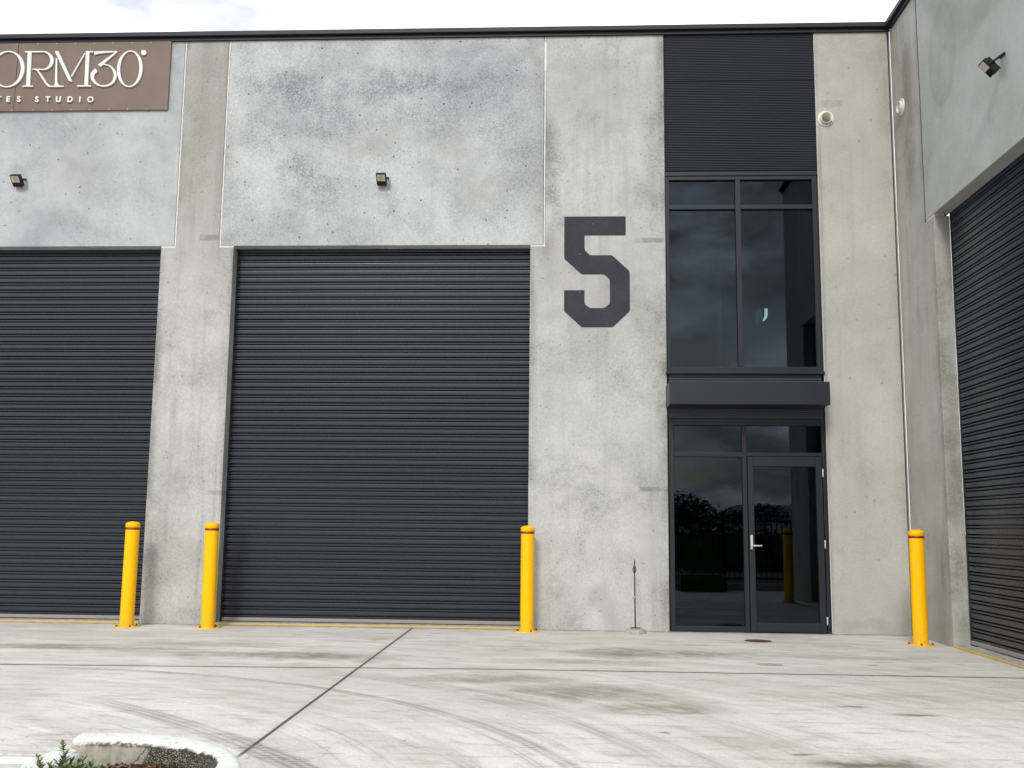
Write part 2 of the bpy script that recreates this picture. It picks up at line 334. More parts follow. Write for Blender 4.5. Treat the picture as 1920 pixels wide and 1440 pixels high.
    h = g.math('SUBTRACT', h, g.math('MULTIPLY', ln, 3.0))
    return g.bsdf(c, g.ss(st, .35, .7, .72, .9), spec=.3, normal=g.bump(h, .3, .012))
M['yard'] = yard_material()
g = G('road_asphalt'); P = g.pos()
M['ground'] = g.bsdf(g.mix(g.ss(g.noise(P, .4, 6, .6), .35, .65), (.07,.08,.05), (.12,.12,.09)), .9)
g = G('line_paint'); P = g.pos()
M['line'] = g.bsdf(g.mix(g.ss(g.noise(P, 18, 5, .7), .58, .7), (.80,.80,.78), (.50,.49,.46)), .7)
def kerb_material():
    g = G('painted_kerb'); P = g.pos(); N = g.n('ShaderNodeNewGeometry').outputs['Normal']
    x, y, z = g.sep(P); nx, ny, nz = g.sep(N)
    n = g.noise(P, 22, 5, .7); nb = g.noise(P, 6, 5, .7)
    agg_d, agg_c = g.vor(g.vmath('ADD', P, g.mul(g.noise(P, 60, 3, .6, col=True), (.012,.012,.012))), 115)
    conc = g.mix(g.ss(n, .35, .65), (.40,.37,.31), (.28,.26,.21))
    agg = g.mix(g.ss(g.math('ADD', g.math('MULTIPLY', agg_d, .6), g.math('MULTIPLY', n, .5)), .35, .62), (.36,.33,.26), (.05,.046,.038))
    right = g.ss(g.math('ADD', x, g.math('MULTIPLY', g.math('SUBTRACT', nb, .5), .3)), -2.14, -2.08)
    face = g.mix(right, conc, agg)
    crack = g.ss(g.math('ABSOLUTE', g.math('SUBTRACT', x, g.math('ADD', -2.17, g.math('ADD', g.math('MULTIPLY', g.math('SUBTRACT', z, .05), .8), g.math('MULTIPLY', g.math('SUBTRACT', n, .5), .05))))), .002, .006, .9, 0)
    face = g.mix(crack, face, (.07,.06,.05))
    wear = g.math('MAXIMUM', g.ss(n, .58, .66, 0, .8), g.math('MULTIPLY', g.ss(nb, .5, .75), .35))
    paint = g.mix(wear, (.70,.70,.67), (.33,.325,.30))
    outer = g.math('MAXIMUM', g.math('MULTIPLY', ny, 1.0), nx)
    zn = g.math('ADD', z, g.math('MULTIPLY', g.math('SUBTRACT', nb, .5), .045))
    m = g.math('MAXIMUM', g.ss(zn, .126, .134), g.ss(outer, .55, .7))
    inn = g.ss(outer, .45, .6, 1, 0)
    black = g.math('MULTIPLY', g.math('MULTIPLY', g.ss(zn, .108, .126), g.ss(zn, .132, .144, 1, 0)), g.math('MULTIPLY', inn, g.ss(n, .40, .56, 0, .9)))
    c = g.mix(m, face, paint); c = g.mix(black, c, (.06,.06,.055))
    h = g.math('MULTIPLY', g.math('MULTIPLY', g.math('SUBTRACT', 1, m), right), g.math('MULTIPLY', agg_d, -1))
    return g.bsdf(c, .75, spec=.3, normal=g.bump(g.math('ADD', g.math('MULTIPLY', h, 2.5), g.math('MULTIPLY', n, .4)), .6, .012))
M['kerb'] = kerb_material()
g = G('bark_mulch'); P = g.pos()
M['mulch'] = g.bsdf(g.mix(g.ss(g.noise(P, 30, 5, .7), .38, .62), (.028,.014,.010), (.11,.045,.028)), .9, normal=g.bump(g.noise(P, 45, 4), .8, .02))
g = G('bark_chip'); oi = g.n('ShaderNodeObjectInfo'); P = g.pos()
M['chip'] = g.bsdf(g.mix(g.ss(g.noise(P, 26, 2), .56, .66), (.045,.020,.013), (.34,.16,.065)), .8)
def leafmat(name, a, b, sc_):
    g = G(name); P = g.pos()
    return g.bsdf(g.mix(g.ss(g.noise(P, sc_, 3), .35, .65), a, b), .5, spec=.35)
M['leaf'] = leafmat('shrub_leaf', (.060,.125,.030), (.20,.27,.085), 16)
M['leaf_tree'] = leafmat('tree_leaf', (.016,.026,.010), (.035,.05,.018), 1.2)
M['leaf_hedge'] = leafmat('hedge_leaf', (.03,.045,.018), (.06,.08,.03), 2)
g = G('bark'); M['bark'] = g.bsdf(g.mix(g.noise(g.pos(), 8), (.10,.075,.05), (.05,.04,.03)), .9)
g = G('stem'); M['stem'] = g.bsdf(g.mix(g.noise(g.pos(), 30), (.10,.12,.04), (.06,.05,.03)), .7)
g = G('far_wall'); M['farwall'] = g.bsdf(g.mix(g.noise(g.pos(), 2), (.5,.49,.46), (.42,.42,.4)), .8)

# ------------------------------------------------------------------ mesh helpers
IDT = lambda p: p
WINGX = 4.2575
RGT = lambda p: (WINGX + p[1], -p[0], p[2])       # local frame of the wing: x = distance from the corner, front at -y

class MB:
    def __init__(s, xf=IDT): s.v = []; s.f = []; s.xf = xf; s.sm = []
    def add(s, vs, fs, smooth=False):
        o = len(s.v); s.v += [s.xf(tuple(p)) for p in vs]
        s.f += [tuple(i+o for i in f) for f in fs]; s.sm += [smooth]*len(fs); return s
    def box(s, x0, x1, y0, y1, z0, z1):
        return s.add([(x0,y0,z0),(x1,y0,z0),(x1,y1,z0),(x0,y1,z0),(x0,y0,z1),(x1,y0,z1),(x1,y1,z1),(x0,y1,z1)],
                     [(0,3,2,1),(4,5,6,7),(0,1,5,4),(1,2,6,5),(2,3,7,6),(3,0,4,7)])
    def prism(s, loops, y0, y1):
        """loops of (x,z): first the outline, then holes; extruded from y0 (front) to y1"""
        flat = [p for l in loops for p in l]
        tri = tessellate_polygon([[Vector((p[0], p[1], 0)) for p in l] for l in loops])
        n = len(flat)
        vs = [(p[0], y0, p[1]) for p in flat] + [(p[0], y1, p[1]) for p in flat]
        fs = []
        if len(loops) == 1: fs += [tuple(range(n)), tuple(range(2*n-1, n-1, -1))]
        else:
            fs += [tuple(t) for t in tri] + [tuple(i+n for i in reversed(t)) for t in tri]
        o = 0
        for l in loops:
            k = len(l)
            for i in range(k): j = (i+1) % k; fs.append((o+i, o+i+n, o+j+n, o+j))
            o += k
        return s.add(vs, fs)
    def extrude_x(s, prof, x0, x1, smooth=False):
        """open profile of (y,z) swept along x"""
        n = len(prof)
        return s.add([(x0,y,z) for y,z in prof]+[(x1,y,z) for y,z in prof], [(i,i+1,n+i+1,n+i) for i in range(n-1)], smooth)
    def lathe(s, prof, c, axis='z', n=32, smooth=True):
        vs = []; fs = []
        for (r, t) in prof:
            for k in range(n):
                a = 2*math.pi*k/n; u, w = r*math.cos(a), r*math.sin(a)
                vs.append((c[0]+u, c[1]+w, c[2]+t) if axis == 'z' else (c[0]+u, c[1]+t, c[2]+w))
        for i in range(len(prof)-1):
            for k in range(n):
                a, b = i*n+k, i*n+(k+1) % n
                fs.append((a, b, b+n, a+n))
        return s.add(vs, fs, smooth)
    def tube(s, pts, rad, n=8):
        pts = [Vector(p) for p in pts]; vs = []; fs = []
        for i, p in enumerate(pts):
            t = (pts[min(i+1, len(pts)-1)] - pts[max(i-1, 0)]).normalized()
            a = t.orthogonal().normalized(); b = t.cross(a)
            r = rad[i] if isinstance(rad, (list, tuple)) else rad
            for k in range(n):
                q = p + a*(r*math.cos(2*math.pi*k/n)) + b*(r*math.sin(2*math.pi*k/n)); vs.append(tuple(q))
        for i in range(len(pts)-1):
            for k in range(n):
                fs.append((i*n+k, i*n+(k+1) % n, (i+1)*n+(k+1) % n, (i+1)*n+k))
        fs.append(tuple(range(n-1, -1, -1))); o = (len(pts)-1)*n; fs.append(tuple(range(o, o+n)))
        return s.add(vs, fs, True)
    def build(s, name, mat, parent=None, bevel=0.0, seg=2):
        me = bpy.data.meshes.new(name)
        off = wloc(parent) if parent else Vector((0,0,0))
        me.from_pydata([tuple(Vector(v)-off) for v in s.v], [], s.f)
        me.polygons.foreach_set('use_smooth', s.sm)
        me.update()
        bm = bmesh.new(); bm.from_mesh(me); bmesh.ops.remove_doubles(bm, verts=bm.verts, dist=1e-5)
        bmesh.ops.recalc_face_normals(bm, faces=bm.faces); bm.to_mesh(me); bm.free()
        me.materials.append(M[mat] if isinstance(mat, str) else mat)
        o = bpy.data.objects.new(name, me); COL.objects.link(o)
        if parent: o.parent = parent
        if bevel:
            md = o.modifiers.new('bevel', 'BEVEL'); md.width = bevel; md.segments = seg; md.limit_method = 'ANGLE'; md.angle_limit = R(40)
        return o
def wloc(o):
    v = Vector((0,0,0))
    while o: v += o.location; o = o.parent
    return v
def tag(o, label, cat, group=None, kind=None):
    if label: o['label'] = label
    if cat: o['category'] = cat
    if group: o['group'] = group
    if kind: o['kind'] = kind
    return o
def thing(name, loc, label, cat, group=None):
    o = bpy.data.objects.new(name, None); o.empty_display_size = .2; o.location = loc; COL.objects.link(o)
    return tag(o, label, cat, group)
def struct(name, mb, mat):
    o = mb.build(name, mat); o['kind'] = 'structure'; return o
def circle(cx, cz, r, n=40): return [(cx+r*math.cos(2*math.pi*k/n), cz+r*math.sin(2*math.pi*k/n)) for k in range(n)]

# ------------------------------------------------------------------ ground
def sheet(x0, x1, y0, y1, z): return MB().add([(x0,y0,z),(x1,y0,z),(x1,y1,z),(x0,y1,z)], [(0,1,2,3)])
struct('ground', sheet(-400, 400, -400, 400, -.016), 'ground')
struct('concrete_yard', sheet(-14, 14, -15.5, .6, 0), 'yard')
struct('parking_line', MB().box(-6.2, -2.52, -7.535, -7.40, 0.0005, .005), 'line')

# ------------------------------------------------------------------ roller door
def roller(parent, x0, x1, z0, z1, yb, xf, label=None):
    """slatted curtain between two guides; yb = depth of curtain behind the wall face"""
    rnd = random.Random(int(x0*100)+5)
    d = thing_part('roller_door', parent, xf((x0, yb, 0)))
    prof = []; z = z1; pitch = .1005
    while z > z0 + .02:
        t = (rnd.choice((-1, -.6, 1, .8))*.0013 if z < 2.0 else -.0006) + rnd.uniform(-.0003, .0003)     # each slat hangs at its own slight angle
        zz = [0, .003, .009, .028, .047, .052, .0545, .055, .068, .0685, .070, .078, .086, .0872, .0875, .0992, .0996]
        yy = [.002, -.0022-t*.5, -.0030-t*.4, -.0026, -.0016+t*.4, .0004+t*.5, .006, .075, .075, .0022, .0004, -.0002, .0004, .0022, .075, .075, .010]
        for a, b in zip(zz, yy):
            if z - a*pitch/.1 >= z0: prof.append((yb+b, z-a*pitch/.1))
        z -= pitch
    MB(xf).extrude_x(prof, x0+.012, x1-.003).build('curtain', 'slat', d)
    MB(xf).box(x0+.002, x0+.014, yb-.012, yb+.12, .012, z1+.05).build('guide_rail', 'guide', d, .003)
    MB(xf).box(x1-.006, x1-.001, yb-.005, yb+.12, .012, z1+.05).build('guide_rail', 'guide', d)
    MB(xf).box(x0+.016, x1-.008, yb-.012, yb+.03, z0-.046, z0-.002).build('bottom_rail', 'rail', d, .004)
    return d
def threshold(d, a, b, xf):
    MB(xf).box(a+.003, b-.003, -.010, .016, .001, .026).build('threshold_edge', 'worn_yellow', d, .005)
    MB(xf).box(a+.003, b-.003, .0165, .17, .001, .031).build('sill', 'cement', d, .003)
def thing_part(name, parent, wl):
    o = bpy.data.objects.new(name, None); o.empty_display_size = .1; COL.objects.link(o)
    o.parent = parent; o.location = Vector(wl) - wloc(parent); return o

# ------------------------------------------------------------------ front building
B = thing('warehouse_building', (-3.0, .09, 0), 'grey concrete warehouse front with a big painted number 5 and glass entry', 'building')
T = .18; ZT = 7.775; ZP = 4.885; ZS = 4.862; JW = .013
def T_pillar(x0l, x1l, x0u, x1u):
    """pillar with wider lower shaft and narrower upper part"""
    pts = [(x0l,0),(x1l,0),(x1l,ZS),(x1u,ZS),(x1u,ZT),(x0u,ZT),(x0u,ZS),(x0l,ZS)]
    out = [p for i, p in enumerate(pts) if p != pts[i-1]]
    return out
MB().prism([[(-8.79,ZP),(-5.140-JW,ZP),(-5.140-JW,ZT),(-8.79,ZT)]], 0, T).build('concrete_panel', 'panel_left', B, .007)
MB().prism([[(-4.536+JW,ZP),(-.261-JW,ZP),(-.261-JW,ZT),(-4.536+JW,ZT)]], 0, T).build('concrete_panel', 'panel_mid', B, .007)
MB().prism([T_pillar(-5.325,-4.352,-5.140+JW,-4.536-JW)], 0, T).build('concrete_pillar', 'pillar', B, .007)
MB().prism([T_pillar(-10.2,-9.235,-10.02,-8.816)], 0, T).build('concrete_pillar', 'pillar', B, .007)
MB().prism([T_pillar(-.440,1.305,-.261+JW,1.305)], 0, T).build('concrete_pillar', 'pillar_number', B, .007)
VX, VZ = 3.398, 6.56
MB().prism([[(3.279,0),(4.226,0),(4.226,ZT),(3.279,ZT)], circle(VX, VZ, .076)], 0, T).build('concrete_pillar', 'pillar_pale', B, .006)
# sealant in the joints and packers on the pillar shoulders
for xs in (-5.140, -4.536, -.261):
    MB().box(xs-JW+.005, xs+JW-.003, .004, .05, ZS+.004, ZT).build('sealant_joint', 'seal', B)
for a, b in ((-5.325,-5.128), (-4.548,-4.352), (-.440,-.249)):
    MB().box(a+.003, b, .002, .12, ZS+.001, ZP-.001).build('shoulder_packer', 'seal', B)
MB().box(4.2265, 4.240, .012, .05, 0, ZT).build('sealant_joint', 'gap', B)
MB().box(4.2405, 4.2565, .004, .05, 0, ZT).build('sealant_joint', 'joint_grey', B)
MB().box(3.2725, 3.2785, .002, .06, 0.01, ZT).build('sealant_joint', 'seal', B)
# coping
def coping(parent, x0, x1, xf):
    c = MB(xf).box(x0, x1, -.075, .26, 7.795, 7.858).build('coping', 'coping', parent, .006)
    MB(xf).box(x0+.0, x1, -.030, .10, 7.745, 7.788).build('drip_flashing', 'coping', c, .003)
    return c
coping(B, -10.2, 4.255, IDT)
MB().box(-10.2, 4.25, .27, 14, 7.2, 7.4).build('roof', 'gap', B)
MB().box(-10.2, -10.0, .19, 14, 0, 7.19).build('side_wall', 'pillar', B)
MB().box(-9.9, -5.2, .45, .6, 0, 7.19).build('back_lining', 'gap', B)
MB().box(-4.5, -.3, .45, .6, 0, 7.19).build('back_lining', 'gap', B)
# lintel beam behind the door heads
for a, b in ((-9.235,-5.325), (-4.352,-.440)):
    d = roller(B, a, b, .083, 4.90, T+.01, IDT)
    threshold(d, a, b, IDT)
# number
num = [(0,5.262),(.795,5.262),(.795,5.007),(.263,5.007),(.263,4.83),(.275,4.80),(.325,4.752),(.35,4.744),(.60,4.744),(.628,4.735),(.836,4.535),(.843,4.51),(.843,4.025),(.836,4.0),(.63,3.802),(.615,3.796),(.235,3.796),(.22,3.803),(.006,4.0),(0,4.015),
       (0,4.282),(.263,4.282),(.263,4.12),(.272,4.097),(.32,4.056),(.34,4.048),(.505,4.048),(.53,4.058),(.578,4.10),(.587,4.125),(.587,4.405),(.578,4.43),(.53,4.478),(.505,4.490),(.235,4.490),(.215,4.5),(.008,4.69),(0,4.71)]
MB().prism([num], -.003, .004).build('painted_number', 'paint5', B)

# cladding bay
def ribbed(name, x0, x1, z0, z1, pitch, y, depth, parent):
    prof = []; z = z1
    while z > z0:
        for a, b in ((0,0),(.12,-.12),(.40,0),(.44,1),(.93,1),(.97,0)):
            if z-a*pitch >= z0: prof.append((y+b*depth, z-a*pitch))
        z -= pitch
    return MB().extrude_x(prof, x0, x1).build(name, 'cladding', parent)
CX0, CX1 = 1.312, 3.266
ribbed('ribbed_cladding', CX0, CX1, 7.098, 7.76, .0226, .022, .036, B)
ribbed('ribbed_cladding', CX0, CX1, 5.872, 7.094, .0226, .0235, .036, B)
ribbed('ribbed_cladding', CX0+.02, CX1-.02, 3.0, 3.20, .0300, .022, .016, B)
ribbed('ribbed_cladding', CX0+.01, CX1-.01, 2.63, 2.78, .0226, .026, .013, B)
MB().box(1.3055, 1.3115, .004, .15, 0.01, ZT).build('edge_trim', 'gap', B)
MB().box(CX1+.0005, 3.2720, .006, .15, 0.01, ZT).build('edge_trim', 'gap', B)
# upper window
Wn = thing_part('upper_window', B, (1.31, .02, 3.2))
z0, z1 = 3.23, 5.865
fr = MB(); fy0, fy1 = .018, .10
xs = [1.316, 1.358, 2.213, 2.280, 3.198, 3.262]
zs = [3.232, 3.292, 5.358, 5.418, 5.752, 5.866]
fr.box(xs[0], xs[1], fy0, fy1, zs[0], zs[5]); fr.box(xs[4], xs[5], fy0, fy1, zs[0], zs[5])
fr.box(xs[2], xs[3], fy0, fy1, zs[1]+.0005, zs[4]-.0005)
for a, b in ((xs[1],xs[4]),):
    fr.box(a, b, fy0+.001, fy1, zs[0], zs[1]); fr.box(a, b, fy0+.001, fy1, zs[4], zs[5])
for a, b in ((xs[1],xs[2]), (xs[3],xs[4])): fr.box(a, b, fy0+.002, fy1, zs[2], zs[3])
fr.build('window_frame', 'frame', Wn, .004)
MB().box(1.305, 3.272, .004, .05, 5.806, 5.850).build('head_flashing', 'frame', Wn, .003)
MB().box(1.292, 3.276, -.030, .04, 3.196, 3.229).build('window_sill', 'frame', Wn, .004)
for a, b in ((xs[1],xs[2]), (xs[3],xs[4])):
    for c, d in ((zs[1],zs[2]), (zs[3],zs[4])):
        MB().box(a+.001, b-.001, .060, .066, c+.001, d-.001).build('pane', 'glass', Wn)
# canopy over the door
cn = MB().box(1.290, 3.225, -.45, .02, 2.756, 3.038).build('canopy', 'frame', B, .005)
MB().box(2.225, 2.2345, -.4515, -.449, 2.76, 3.035).build('seam', 'gap', cn)
# doorset
Dn = thing_part('entry_screen', B, (1.31, .02, 0))
fr = MB()
fr.box(1.322, 1.382, fy0, fy1, .004, 2.63); fr.box(3.224, 3.264, fy0, fy1, .004, 2.63)
fr.box(1.382, 3.224, fy0+.001, fy1, 2.545, 2.63)
fr.box(2.234, 2.288, fy0+.0005, fy1, .004, 2.5445)
fr.box(1.382, 2.234, fy0+.002, fy1, 2.150, 2.207); fr.box(2.288, 3.224, fy0+.002, fy1, 2.160, 2.207)
fr.box(1.382, 2.234, fy0+.002, fy1, .004, .072)
fr.build('door_frame', 'frame', Dn, .004)
for x0, x1, a, b in ((1.383,2.233,2.208,2.544), (2.289,3.223,2.208,2.544), (1.383,2.233,.073,2.149)):
    MB().box(x0, x1, .060, .066, a, b).build('pane', 'glass', Dn)
Dl = MB()
dx0, dx1, dz0, dz1 = 2.296, 3.212, .012, 2.154
Dl.box(dx0, 2.366, .006, .07, dz0, dz1); Dl.box(3.136, dx1, .006, .07, dz0, dz1)
Dl.box(2.366, 3.136, .0065, .07, dz0, .124); Dl.box(2.366, 3.136, .0065, .07, 2.034, dz1)
lf = MB().build if False else None
dl = Dl.build('glass_door', 'frame', B, .004)
MB().box(2.367, 3.135, .040, .046, .125, 2.033).build('pane', 'glass', dl)
h = MB().box(2.312, 2.340, -.004, .007, 1.012, 1.186)
h.tube([(2.326,-.004,1.055),(2.326,-.048,1.055),(2.335,-.056,1.055),(2.43,-.056,1.055),(2.438,-.05,1.055)], .009)
h.build('handle', 'alu', dl, .002)
for zc in (1.955, 1.08, .155):
    hm = MB().lathe([(.0,-.05),(.0085,-.05),(.0085,-.002),(.006,0),(.0085,.002),(.0085,.05),(0,.05)], (3.2185,-.004,zc), 'z', 12)
    hm.build('hinge', 'alu', dl)
# interior rooms seen dimly through the tinted glass
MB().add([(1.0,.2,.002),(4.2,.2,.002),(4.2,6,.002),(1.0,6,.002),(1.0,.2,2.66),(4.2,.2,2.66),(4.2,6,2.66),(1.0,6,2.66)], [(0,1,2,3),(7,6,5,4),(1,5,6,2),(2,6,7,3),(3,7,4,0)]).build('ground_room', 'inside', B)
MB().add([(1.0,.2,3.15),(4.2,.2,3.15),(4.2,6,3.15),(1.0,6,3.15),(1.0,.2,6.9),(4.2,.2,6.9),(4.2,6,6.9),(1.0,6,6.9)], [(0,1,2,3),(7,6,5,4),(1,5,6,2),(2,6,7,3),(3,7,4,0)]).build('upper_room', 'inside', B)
MB().box(1.0,4.2,.19,.21,2.66,3.15).build('floor_edge', 'gap', B)
MB().box(2.10, 2.16, 1.0, 1.06, 3.16, 5.0).build('interior_post', 'inside_pale', B)
for pts in ([(2.04,1.2,2.65),(2.48,1.2,1.25)], [(2.11,1.2,2.65),(2.55,1.2,1.25)], [(2.90,1.2,2.65),(3.42,1.2,1.2)], [(2.99,1.2,2.65),(3.5,1.2,1.3)]):
    MB().tube(pts, .007, 6).build('stair_rail', 'inside_pale', B)
EX = thing('exit_sign', (2.92, 2.05, 4.28), 'small lit green and white exit sign glowing behind the upper window', 'exit sign')
MB().box(2.86, 2.90, 2.0, 2.3, 4.29, 4.47).build('sign_face', 'exit_green', EX, .004)
MB().prism([[(2.915,4.28),(2.94,4.29),(2.972,4.33),(2.985,4.38),(2.985,4.47),(2.945,4.47),(2.945,4.36),(2.925,4.32)]], 2.0, 2.02).build('arrow', 'exit_white', EX)
CLt = thing('ceiling_light', (1.44, 1.2, 6.2), 'short white batten light glimpsed in the top left corner of upper window', 'ceiling light')
MB().box(1.40, 1.47, .75, 1.6, 6.22, 6.27).build('diffuser', 'inside_pale', CLt, .004)

# ------------------------------------------------------------------ right wing
Wg = thing('warehouse_wing', (4.4, -3.2, 0), 'concrete warehouse wing at right, standing square to the number 5 front', 'building')
JY = 1.0
WL = 6.55
v2 = (.361, 6.56)
up = lambda a, b, c, d: [(a,0),(b,0),(b,ZS),(d,ZS),(d,ZT),(c,ZT)] if True else None
MB(RGT).prism([[(0,0),(1.265,0),(1.265,ZS),(JY-.006,ZS),(JY-.006,ZT),(0,ZT)], circle(v2[0], v2[1], .074)], 0, T).build('concrete_pillar', 'wing_pillar', Wg, .007)
MB(RGT).prism([[(JY+.006,ZP),(5.43,ZP),(5.43,ZT),(JY+.006,ZT)]], 0, T).build('concrete_panel', 'wing_panel', Wg, .007)
MB(RGT).prism([[(5.17,0),(WL,0),(WL,ZT),(5.445,ZT),(5.445,ZS),(5.17,ZS)]], 0, T).build('concrete_pillar', 'wing_pillar', Wg, .007)
MB(RGT).box(JY-.007, JY+.007, -.0015, .06, ZS, ZT).build('sealant_joint', 'gap', Wg)
MB(RGT).box(JY-.004, 1.262, .006, .12, ZS+.001, ZP-.001).build('shoulder_packer', 'seal', Wg)
coping(Wg, .08, WL, RGT)
MB(RGT).box(0.2, WL, .27, 12, 7.2, 7.4).build('roof', 'gap', Wg)
MB(RGT).box(WL-.18, WL-.001, T+.001, 12, 0, 7.19).build('side_wall', 'wing_pillar', Wg)
MB(RGT).box(1.1, 5.3, .45, .6, 0, 7.19).build('back_lining', 'gap', Wg)
d = roller(Wg, 1.265, 5.17, .083, 4.90, T+.01, RGT)
threshold(d, 1.265, 5.17, RGT)

# ------------------------------------------------------------------ vent pipes
def vent(c, xf, label, stub):
    t = thing('vent_pipe', xf((c[0], 0, c[1])), label, 'vent', 'round white vent outlets high on the walls')
    MB(xf).lathe([(.0735,-.006),(.0745,-.012),(.104,-.012),(.107,-.004),(.107,.0),(.0735,.0)], (c[0],-.0005,c[1]), 'y', 40).build('flange', 'pvc', t)
    MB(xf).lathe([(.066,.34),(.066,-stub),(.0735,-stub),(.0735,.16)], (c[0],0,c[1]), 'y', 40).build('pipe', 'pvc', t)
    MB(xf).lathe([(0,.33),(.0655,.33)], (c[0],0,c[1]), 'y', 40).build('damper', 'inside', t)
    return t
vent((VX, VZ), IDT, 'round white vent pipe on the pale concrete pillar right of the ribbed dark cladding', .055)
vent(v2, RGT, 'white vent pipe on the right-hand wing wall, just past the inner corner', .05)

# ------------------------------------------------------------------ floodlights
def floodlight(loc, rz, label, tilt=R(46), off=0.0, arm=.05):
    t = thing('floodlight', loc, label, 'floodlight', 'small black wall floodlights')
    # local: wall at y=0, looks along -y
    b = MB(); x, y, z = loc
    rot = Matrix.Rotation(rz, 3, 'Z')
    xf = lambda p: tuple(Vector(loc) + rot @ Vector(p))
    b = MB(xf)
    T_ = Matrix.Translation((0, -.105-off, 0)) @ Matrix.Rotation(tilt, 4, 'X') @ Matrix.Scale(1.13, 4)
    xf = lambda p: tuple(Vector(loc) + rot @ (T_ @ Vector(p)))
    xw = lambda p: tuple(Vector(loc) + rot @ Vector(p))
    b = MB(xf).box(-.058,.058,-.020,.020,-.074,.074)
    b.build('housing', 'black', t, .007)
    f = MB(xf)
    for k in range(6): f.box(-.052+k*.0195, -.045+k*.0195, .0205, .045, -.080, .060)
    for k in range(4): f.box(-.050+k*.0275, -.034+k*.0275, -.0235, -.0195, -.079, -.022)
    f.build('heat_sink', 'black', t)
    pv = T_ @ Vector((.066, .0, .01))
    br = MB(xw)
    br.tube([tuple(pv), ((pv.x+.004), (pv.y-.004)*.5, (pv.z+arm)*.5), (.066, -.002, arm)], [.010,.013,.016], 8)
    br.tube([(-.03,-.006,arm),(.07,-.006,arm)], .012, 6)
    br.build('bracket', 'black', t)
    MB(xf).tube([(.057,.0,.01),(.082,.0,.01)], .009, 10).build('screw_knob', 'black', t)
    le = MB(xf).box(-.046,.046,-.0225,-.0203,-.014,.064).build('lens', 'lens', t)
    return t
L1 = floodlight((-7.300, 0, 5.765), 0, 'black floodlight below the brown sign on the leftmost pale panel')
L2 = floodlight((-2.394, 0, 5.750), 0, 'black floodlight centred above the middle roller door')
L3 = floodlight((WINGX, -3.27, 5.735), -math.pi/2, 'black floodlight on a long arm on the right wing wall, above its roller door', R(42), .035, .11)

# ------------------------------------------------------------------ brown sign
SG = thing('sign_board', (-6.9, 0, 6.76), 'brown rectangular sign board with thin white lettering ending in 30, under the roof edge', 'sign')
MB().box(-7.46, -5.338, -.030, -.0005, 6.768, 7.742).build('board', 'sign', SG, .002)
MB().box(-8.70, -7.466, -.030, -.0005, 6.768, 7.742).build('board', 'sign', SG, .002)
def SP(X, Y): return (-7.746+.001404*X+.000118*Y, 7.984-.000021*X-.00145*Y)
YL0, YL1 = -.052, -.031
def glyph(loops):
    w = [[SP(*p) for p in l] for l in loops]
    return w
def letter(polys):
    mb = MB()
    for i, lp in enumerate(polys): mb.prism(glyph(lp), YL0-.0007*i, YL1)
    mb.build('letter', 'letter', SG)
def ell(cx, cy, rx, ry, a0=0, a1=360, n=48):
    return [(cx+rx*math.cos(R(a0+(a1-a0)*k/n)), cy+ry*math.sin(R(a0+(a1-a0)*k/n))) for k in range(n+(0 if abs(a1-a0) >= 360 else 1))]
def lean(pts, cy=425): return [(x-(y-cy)*.062, y) for x, y in pts]   # photo coordinates lean with the lens; undone by SP
letter([[lean(ell(80,428,170,181)), lean(ell(80,428,134,170))]])
# R
letter([[[(283,262),(322,262),(303,592),(266,592)]],
        [[(255,250),(432,249),(432,261),(255,262)]],
        [[(230,591),(335,591),(333,602),(230,602)]],
        [ell(432,343,110,94,-90,90,24)+ell(428,343,80,84,90,-90,24)],
        [[(324,425),(432,426),(432,437),(330,434)]],
        [[(350,434),(386,436),(412,470),(470,560),(500,591),(525,593),(525,603),(486,603),(462,580),(392,470),(372,444)]]])
# M
letter([[[(562,318),(577,318),(572,540),(580,575),(598,592),(545,592),(551,560)]],
        [[(520,593),(636,591),(636,602),(520,604)]],
        [[(553,250),(588,250),(724,552),(690,546)]],
        [[(710,498),(845,272),(856,272),(722,502)]],
        [[(862,262),(897,262),(878,590),(843,590)]],
        [[(862,250),(932,250),(932,262),(862,262.5)]],
        [[(772,588),(908,587),(908,599),(772,600)]]])
# 3
o3 = ell(1032,488,130,112,-92,165,40); i3 = ell(1034,486,100,101,165,-88,40)
letter([[[(942,252),(1173,247),(1170,259),(1060,264),(975,276),(944,285)]],
        [[(1148,262),(1170,260),(1003,405),(980,382)]],
        [o3+[(905,470),(950,420),(974,450),(944,478)]+i3]])
# 0 and degree mark
letter([[lean(ell(1292,422,126,180)), lean(ell(1292,422,95,170))]])
letter([[ell(1432,262,25,25)]])
def bar_text(txt, X, Y, size):
    cu = bpy.data.curves.new('letter', 'FONT'); cu.body = txt; cu.size = size; cu.extrude = .012; cu.offset = .0035; cu.align_x = 'CENTER'
    tmp = bpy.data.objects.new('letter', cu); COL.objects.link(tmp)
    dg = bpy.context.evaluated_depsgraph_get(); me = bpy.data.meshes.new_from_object(tmp.evaluated_get(dg))
    bpy.data.objects.remove(tmp); bpy.data.curves.remove(cu)
    px, pz = SP(X, Y)
    for v in me.vertices:
        x, y, z = v.co; v.co = (px+x-SG.location.x, -.0435-z-SG.location.y, pz+y-SG.location.z)
    me.materials.clear(); me.materials.append(M['letter'])
    o = bpy.data.objects.new('letter', me); COL.objects.link(o); o.parent = SG
for ch, X in (('T',-8),('E',85),('S',190),('S',370),('T',478),('U',582),('D',697),('I',795),('O',898)):
    bar_text(ch, X, 749, .105)
for i in range(9):
    for zc in (6.782, 7.728):
        MB().lathe([(0,-.0335),(.0045,-.0335),(.006,-.0305)], (-5.36-.262*i-(.0 if i < 8 else .03), 0, zc), 'y', 8).build('screw', 'letter', SG)

